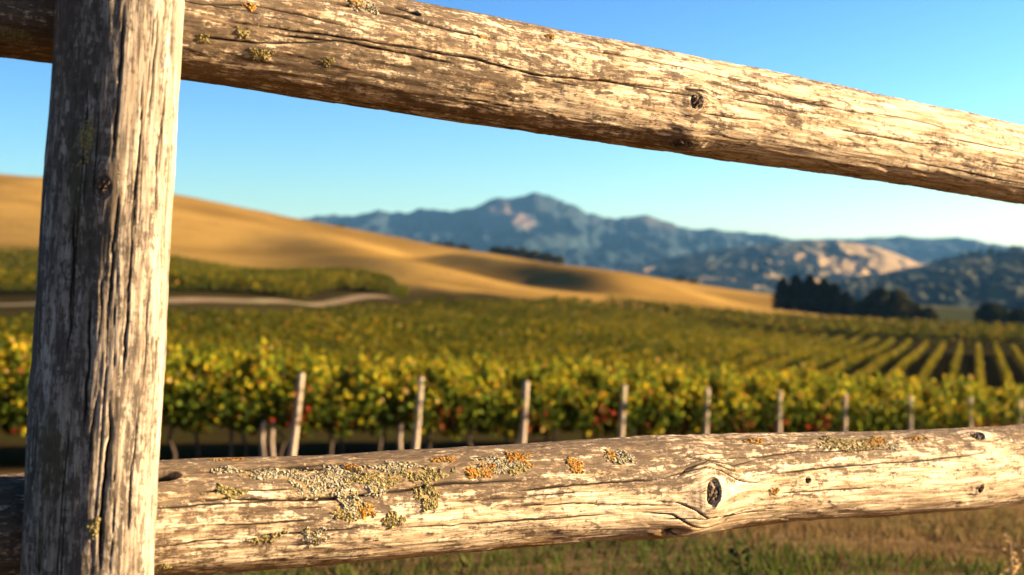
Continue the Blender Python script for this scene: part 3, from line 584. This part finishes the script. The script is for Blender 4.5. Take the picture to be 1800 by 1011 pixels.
# trellis posts
LEAN = [6.7, 4.8, 3.8, 3.8, 2.5, 1.5, 1.5, .8, .8, .5]
pv, pf = merge([tube([(0, 0, -.3), (0, 0, .3), (.004, 0, .9), (0, .003, 1.4), (0, 0, 1.735), (0, 0, 1.75)], [.066, .066, .064, .062, .060, .052], 16)])
pmesh = make_mesh("trellis_post", pv, pf, M['trellis'])
extra = []
for i, px in enumerate(POSTPX):
    Z = frow(px) - .55; top = at(px, frow_top(px), Z); p = np.array([top[0] - math.tan(R(LEAN[i])) * 1.75, Z]); z = top[2] - 1.75
    o = link("trellis_post", pmesh, None, (p[0], p[1], z)); o.rotation_euler = (0, R(LEAN[i]), rng.uniform(0, 6))
    o.rotation_euler = (0, R(LEAN[i]), 0)
    tag(o, f"round wooden trellis post, {ordinal(i)} from the left in the front vine row", "post", "trellis posts along the front vine row")
# pale young trunks in front of the row
sv, sf = tube([(0, 0, -.2), (.01, 0, .2), (-.01, 0, .5), (.02, 0, .85)], [.05, .045, .04, .035]); smesh = make_mesh("young_vine", sv, sf, M['paletrunk'])
for px, wd in ((461, "pale bare young vine, left one of the pair before the leftmost trellis post"), (478, "pale bare young vine, right one of the pair before the leftmost trellis post"), (703, "pale bare young vine just left of the second trellis post")):
    Z = frow(px) - .1; p = at(px, 500, Z); o = link("young_vine", smesh, None, (p[0], p[1], float(zg(p[0], p[1])))); tag(o, wd, "young vine", "pale young vines in the front row")

# ------------------------------------------------------------------ vineyard rows behind
def row_mesh(P2, rg, per_m, size, hgt=CAN, wid=.30, yel=.5, sh=1.0):
    """P2: (n,2) points along a row"""
    seg = np.linalg.norm(np.diff(P2, axis=0), axis=1); cum = np.r_[0, np.cumsum(seg)]; L = cum[-1]; n = int(L * per_m)
    if n < 8: return None
    s = rg.uniform(0, L, n); c = np.stack([np.interp(s, cum, P2[:, 0]), np.interp(s, cum, P2[:, 1])], -1)
    T = np.gradient(P2, axis=0); T /= np.linalg.norm(T, axis=1)[:, None]; tx = np.stack([np.interp(s, cum, T[:, 0]), np.interp(s, cum, T[:, 1])], -1)
    lump = 1 + .10 * pn(s * .9, float(P2[0, 0]), 1.1) + .06 * pn(s * 2.3, float(P2[0, 1]), 2.1)
    h = rg.beta(1.8, 1.05, n); zt = .45 + (hgt - .45) * h * lump; off = rg.normal(size=n) * wid * (.5 + .5 * np.sin(h * 2.7))
    P = np.stack([c[:, 0] - tx[:, 1] * off, c[:, 1] + tx[:, 0] * off], -1); z0 = np.interp(s, cum, zg(P2[:, 0], P2[:, 1], False))
    P = np.concatenate([P, (z0 + zt)[:, None]], -1)
    left_tone = float(np.interp(P2[len(P2) // 2, 0] / P2[len(P2) // 2, 1], [-.25, -.05, .1], [.72, .85, 1.0]))  # row greens get darker towards the left of the field
    base = sh * left_tone * pick(n, np.array([(.046, .054, .004), (.06, .06, .004), (.036, .046, .004)]), rg); ye = rg.uniform(size=n) < np.clip(yel * (.1 + 1.25 * h) + .35 * pn(P[:, 0] / 6, P[:, 1] / 6, .4), .02, .9)
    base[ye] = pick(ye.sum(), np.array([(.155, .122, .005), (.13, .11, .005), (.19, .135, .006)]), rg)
    og = rg.uniform(size=n) < .015; base[og] = pick(og.sum(), ORNG, rg)
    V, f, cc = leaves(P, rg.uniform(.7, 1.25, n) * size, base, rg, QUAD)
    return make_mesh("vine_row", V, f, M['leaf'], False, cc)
RA = R(18.05); RD = np.array([math.sin(RA), math.cos(RA)]); RN = np.array([math.cos(RA), -math.sin(RA)])
rg = np.random.default_rng(21); rows = []
for k, p in enumerate(np.arange(9.6, -118, -1.86)):
    s = np.arange(20, 260, 1.0); Q = RN[None] * p + RD[None] * s[:, None]; px = 900 + F * Q[:, 0] / Q[:, 1]
    start = np.array([frow(x) for x in np.clip(px, -900, 2100)]) + 11 + (Q[:, 1] * 0)
    end = np.where(px < 790, np.interp(px, [-300, 0, 300, 450, 600, 740, 790], [88, 92, 98, 112, 133, 152, 160]), np.interp(px, [790, 860, 1000, 1200, 1360, 2000], [156, 170, 188, 184, 166, 160]))
    ok = (px > -170) & (px < 1990) & (Q[:, 1] > start) & (Q[:, 1] < end)
    if ok.sum() < 14: continue
    i = np.where(ok)[0]; Q = Q[i[0]:i[-1] + 1]
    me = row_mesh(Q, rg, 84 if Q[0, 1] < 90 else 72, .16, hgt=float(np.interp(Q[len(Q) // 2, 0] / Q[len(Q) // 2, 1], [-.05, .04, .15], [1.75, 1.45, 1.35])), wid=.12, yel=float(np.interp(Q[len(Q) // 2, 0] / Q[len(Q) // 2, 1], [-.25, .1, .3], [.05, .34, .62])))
    if me is None: continue
    rows.append((me, Q))
nright = 0
for me, Q in rows:
    o = link("vine_row", me); xe = 900 + F * Q[-1, 0] / Q[-1, 1]
    if xe > 1380 and nright < 12 and xe < 1830:
        lb = f"{ordinal(nright)} vine row from the right in the striped right part of the vineyard"; nright += 1
    elif xe >= 1830: lb = "long leafy vine row running out of the right edge of the photo"
    elif xe > 800: lb = "vine row merging into the dense olive green middle of the vineyard"
    else: lb = "vine row in the darker green left part of the vineyard below the dirt track"
    tag(o, lb, "vine row", "vine rows of the main vineyard block")
# cross block at the far right end of the vineyard
nfar = 0
for k, Z0 in enumerate((170, 174, 178, 182, 186, 190, 195, 200, 205)):
    px = np.linspace(1290 - k * 28, 1990, 60); Zl = Z0 + (px - 1600) * .006; Q = np.stack([(px - 900) / F * Zl, Zl], -1)
    me = row_mesh(Q, rg, 34, .26, yel=.30); o = link("vine_row", me)
    tag(o, "darker crosswise vine row at the far end, in front of the trees" if k else "nearest crosswise vine row facing the ends of the striped rows", "vine row", "crosswise vine rows at the far end")
# upper left block above the track
for k in range(40):
    fr = (k + .5) / 40; px = np.linspace(-170, 738 - 50 * fr, 70)
    a = road_z(px) + 5; b = field_end(px) - 2; Zl = a + (b - a) * fr
    if True:
        okk = (b - a) > 6; Q = np.stack([(px - 900) / F * Zl, Zl], -1)[okk]
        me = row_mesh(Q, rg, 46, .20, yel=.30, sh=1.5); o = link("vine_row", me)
        tag(o, "dark green vine row on the slope above the dirt track, below the golden hill", "vine row", "vine rows of the upper left block")

# ------------------------------------------------------------------ trees
def tree(kind, px, py_top, py_base, wpx, Z, label, group, seed, col=(.018, .026, .010), cone=.0, cat="tree", n=1500):
    rg = np.random.default_rng(seed); b = at(px, py_base, Z); h = (py_base - py_top) / F * Z; w = wpx / F * Z / 2
    z = float(zg(b[0], b[1], False)) if Z < 620 else b[2]
    h = h + max(-2, min(4, b[2] - z)); root = empty(kind, (b[0], b[1], z))
    q = rg.uniform(0, 1, n) ** .8; an = rg.uniform(0, 6.283, n); prof = (np.minimum(1.0, 1.35 * (1 - q) ** .62) if cone > 0 else np.sin(np.clip(q * .86 + .14, 0, 1) * math.pi) ** .55)
    lumps = 1 + .35 * pn(np.cos(an) * 1.6 + seed, np.sin(an) * 1.6, q * 4 + seed)
    r = w * prof * np.sqrt(rg.uniform(.15, 1, n)) * lumps
    P = np.stack([r * np.cos(an), r * np.sin(an), h * (.03 + .97 * q) * (1 + .06 * pn(np.cos(an) * 3, np.sin(an) * 3, seed))], -1)
    c = np.array(col)[None] * rg.uniform(.6, 1.5, (n, 1)) * (1 + .15 * rg.normal(size=(n, 3)))
    V, f, cc = leaves(P, rg.uniform(.5, 1.2, n) * max(.09 * (h + w), .25), c.clip(.002, 1), rg)
    link("crown", make_mesh("crown", V, f, M['crown'], False, cc), root)
    parts = [tube([(0, 0, -.4), (.02 * h, 0, .3 * h), (0, .01 * h, .8 * h)], [.03 * h, .022 * h, .006 * h], 7)]
    for k in range(4):
        a = k * 1.7 + seed; parts.append(tube([(0, 0, (.2 + .1 * k) * h), (math.cos(a) * w * .3, math.sin(a) * w * .3, (.35 + .1 * k) * h), (math.cos(a) * w * .6, math.sin(a) * w * .6, (.45 + .12 * k) * h)], [.013 * h, .009 * h, .004 * h], 5))
    V, f = merge(parts); link("trunk", make_mesh("trunk", V, f, M['bark']), root)
    tag(root, label, cat, group)
DK = (.009, .012, .005)
for i, (x, t_, b_, w, cone) in enumerate([(1376, 490, 549, 34, .35), (1399, 486, 549, 38, .3), (1424, 485, 550, 40, .3), (1448, 491, 550, 34, .35), (1467, 499, 551, 34, .35), (1487, 514, 552, 30, .3)]):
    tree("conifer_tree", x, t_, b_, w, 300, f"tall dark conifer beyond the vineyard, {ordinal(i)} from the left in its clump", "dark conifers beyond the vineyard", 30 + i, DK, cone)
for i, (x, t_, b_, w, l) in enumerate([(1512, 530, 554, 40, "low dark bushy tree just right of the conifer clump"), (1547, 509, 556, 60, "broad dark tree with rounded crown right of the conifers"), (1578, 511, 556, 50, "rounded brownish tree at the right end of the dark clump"),
                                       (1606, 534, 558, 36, "small dark bush right of the broad trees"), (1632, 540, 560, 30, "small sunlit olive bush right of the broad trees"), (1742, 535, 566, 60, "rounded dark tree near the right edge below the hillside"), (1792, 544, 570, 44, "dark bush at the right edge of the photo")]):
    tree("bushy_tree", x, t_, b_, w, 290, l, "bushy trees beyond the vineyard", 50 + i, (.05, .045, .012) if 'olive' in l or 'brownish' in l else (.02, .022, .008))
tree("bushy_tree", 826, 489, 506, 26, 262, "small dark bush at the foot of the golden hill, left of a pair", "bushes at the hill foot", 71, DK)
tree("bushy_tree", 848, 491, 507, 28, 262, "small dark bush at the foot of the golden hill, right of a pair", "bushes at the hill foot", 72, DK)
for i, (x, t_, b_, w) in enumerate([(572, 399, 406, 14), (595, 396, 409, 26)]): tree("bushy_tree", x, t_, b_, w, 447, "small dark tree on the hill skyline, " + ["left one, lower", "right one, taller"][i], "trees on the hill skyline", 80 + i, DK, n=500)
for i, (x, t_, b_, w) in enumerate([(768, 433, 441, 20), (790, 433, 446, 24), (815, 437, 449, 26), (872, 441, 456, 30), (895, 442, 459, 30), (918, 444, 461, 28), (940, 448, 465, 30), (962, 452, 467, 28), (982, 457, 470, 22)]):
    tree("bushy_tree", x, t_ - 7, b_, w, 436, f"grey green tree in the belt along the hill crest, {ordinal(i)} from the left", "tree belt along the hill crest", 90 + i, (.035, .035, .016), n=600)
for i, (x, t_, b_, w) in enumerate([(1195, 487, 505, 26), (1218, 491, 508, 24)]): tree("bushy_tree", x, t_, b_, w, 455, "dark tree behind the low end of the golden hill, " + ["left of two", "right of two"][i], "trees behind the golden hill", 110 + i, DK, n=600)
for i, x in enumerate(np.linspace(1636, 1815, 17)):
    yb = np.interp(x, [1560, 1640, 1700, 1800, 1950], [479, 463, 452, 441, 425]) + 3
    tree("conifer_tree", x + rng.normal() * 3, yb - rng.uniform(8, 17), yb, rng.uniform(10, 20), 1440, "dark tree on the crest of the right hillside", "trees on the crest of the right hillside", 130 + i, (.014, .02, .01), .3, n=260)

# ------------------------------------------------------------------ grass and weeds by the fence
rg = np.random.default_rng(77); n = 70000
Zb = rg.uniform(2.6, 20, n) ** 1.0; xb = (rg.uniform(-150, 2000, n) - 900) / F * Zb
gz = zg(xb, Zb); dens = fbm(xb * .9, Zb * .9, .2, 3)
hgt = rg.uniform(.02, .055, n) * (1 + .8 * np.clip(dens, -.6, 1)); an = rg.uniform(0, 6.283, n); wb = rg.uniform(.0025, .005, n) * (1 + Zb * .08); ln = rg.normal(size=(n, 2)) * .5 * hgt[:, None]
b0 = np.stack([xb - np.cos(an) * wb, Zb - np.sin(an) * wb, gz - .01], -1); b1 = np.stack([xb + np.cos(an) * wb, Zb + np.sin(an) * wb, gz - .01], -1); tp = np.stack([xb + ln[:, 0], Zb + ln[:, 1], gz + hgt], -1)
gmask = pn(xb * .55, Zb * .40, 3.3) + .25 * pn(xb * 2, Zb * 2, 1) + .15 * rg.normal(size=n) + .42 * ss(5.6, 4.7, Zb) * ss(-.3, .3, xb) + .3 * ss(.6, 1.0, xb) * ss(5.6, 5.1, Zb) - .25 * ss(5.5, 7, Zb); gc = np.where((gmask > .32)[:, None], pick(n, np.array([(.05, .065, .012), (.075, .085, .016), (.035, .05, .01)]), rg), pick(n, np.array([(.145, .092, .034), (.105, .062, .024), (.075, .046, .018), (.16, .11, .045)]), rg))  # extra dark green blades near right stand in for a shadow band
V = np.stack([b0, b1, tp], 1).reshape(-1, 3); gr_o = link("grass", make_mesh("grass", V, np.arange(n * 3).reshape(-1, 3), M['grass'], False, np.repeat(gc, 3, 0)))
tag(gr_o, "dry and green grass on the ground beyond the fence", "grass", kind="stuff")
def weed(px, pyt, Z, label, colr, nb, seed, dry=False):
    rg = np.random.default_rng(seed); p = at(px, pyt, Z); z = float(zg(p[0], Z)); h = p[2] - z; root = empty("weed", (p[0], Z, z)); st = []
    lp = []
    for k in range(nb):
        a = rg.uniform(0, 6.28); sp = rg.uniform(.03, .22) * h; hk = h * (1 if k == 0 else rg.uniform(.5, .95))
        path = [(0, 0, -.02), (math.cos(a) * sp * .3, math.sin(a) * sp * .3, hk * .5), (math.cos(a) * sp, math.sin(a) * sp, hk)]; st.append(tube(path, [.005, .004, .002], 5))
        for q in np.linspace(.35 if not dry else .7, 1, 16 if not dry else 22): lp.append((math.cos(a) * sp * q + rg.normal() * .014, math.sin(a) * sp * q + rg.normal() * .014, hk * q))
    V, f = merge(st); cc = np.tile(np.array([colr]), (len(V), 1)); link("stem", make_mesh("stem", V, f, M['grass'], True, cc), root)
    P = np.array(lp); V, f, cc = leaves(P, rg.uniform(.010, .024, len(P)) * (.6 if dry else 1), np.array([colr]) * rg.uniform(.7, 1.3, (len(P), 1)), rg); link("leaf" if not dry else "seed_head", make_mesh("leaf", V, f, M['grass'], False, cc), root)
    tag(root, label, "weed")
weed(1312, 925, 4.3, "dark green leafy weed standing under the lower rail below the big knot", (.04, .05, .015), 2, 1)
weed(1782, 945, 3.9, "dry tan grass stalk with seed heads at the bottom right corner", (.42, .28, .13), 4, 2, True)

# ------------------------------------------------------------------ the air
hm = bpy.data.materials.new("haze_air"); hm.use_nodes = True; ht = hm.node_tree
for nd in list(ht.nodes):
    if nd.type != 'OUTPUT_MATERIAL': ht.nodes.remove(nd)
pv_ = ht.nodes.new("ShaderNodeVolumePrincipled"); pv_.inputs["Color"].default_value = (.18, .50, 1.0, 1); pv_.inputs["Density"].default_value = 0.36e-4; pv_.inputs["Anisotropy"].default_value = 0.0
ht.links.new(pv_.outputs[0], ht.nodes["Material Output"].inputs["Volume"])
hx = np.array([(x, y, z) for x in (-9600, 9600) for y in (-9600, 10000) for z in (-26, 345)], float)
hf = np.array([(0, 1, 3, 2), (4, 6, 7, 5), (0, 4, 5, 1), (2, 3, 7, 6), (0, 2, 6, 4), (1, 5, 7, 3)])
tag(link("haze", make_mesh("haze", hx, hf, hm, False)), "thin blue haze between the vineyard and the mountains", "haze", kind="stuff")
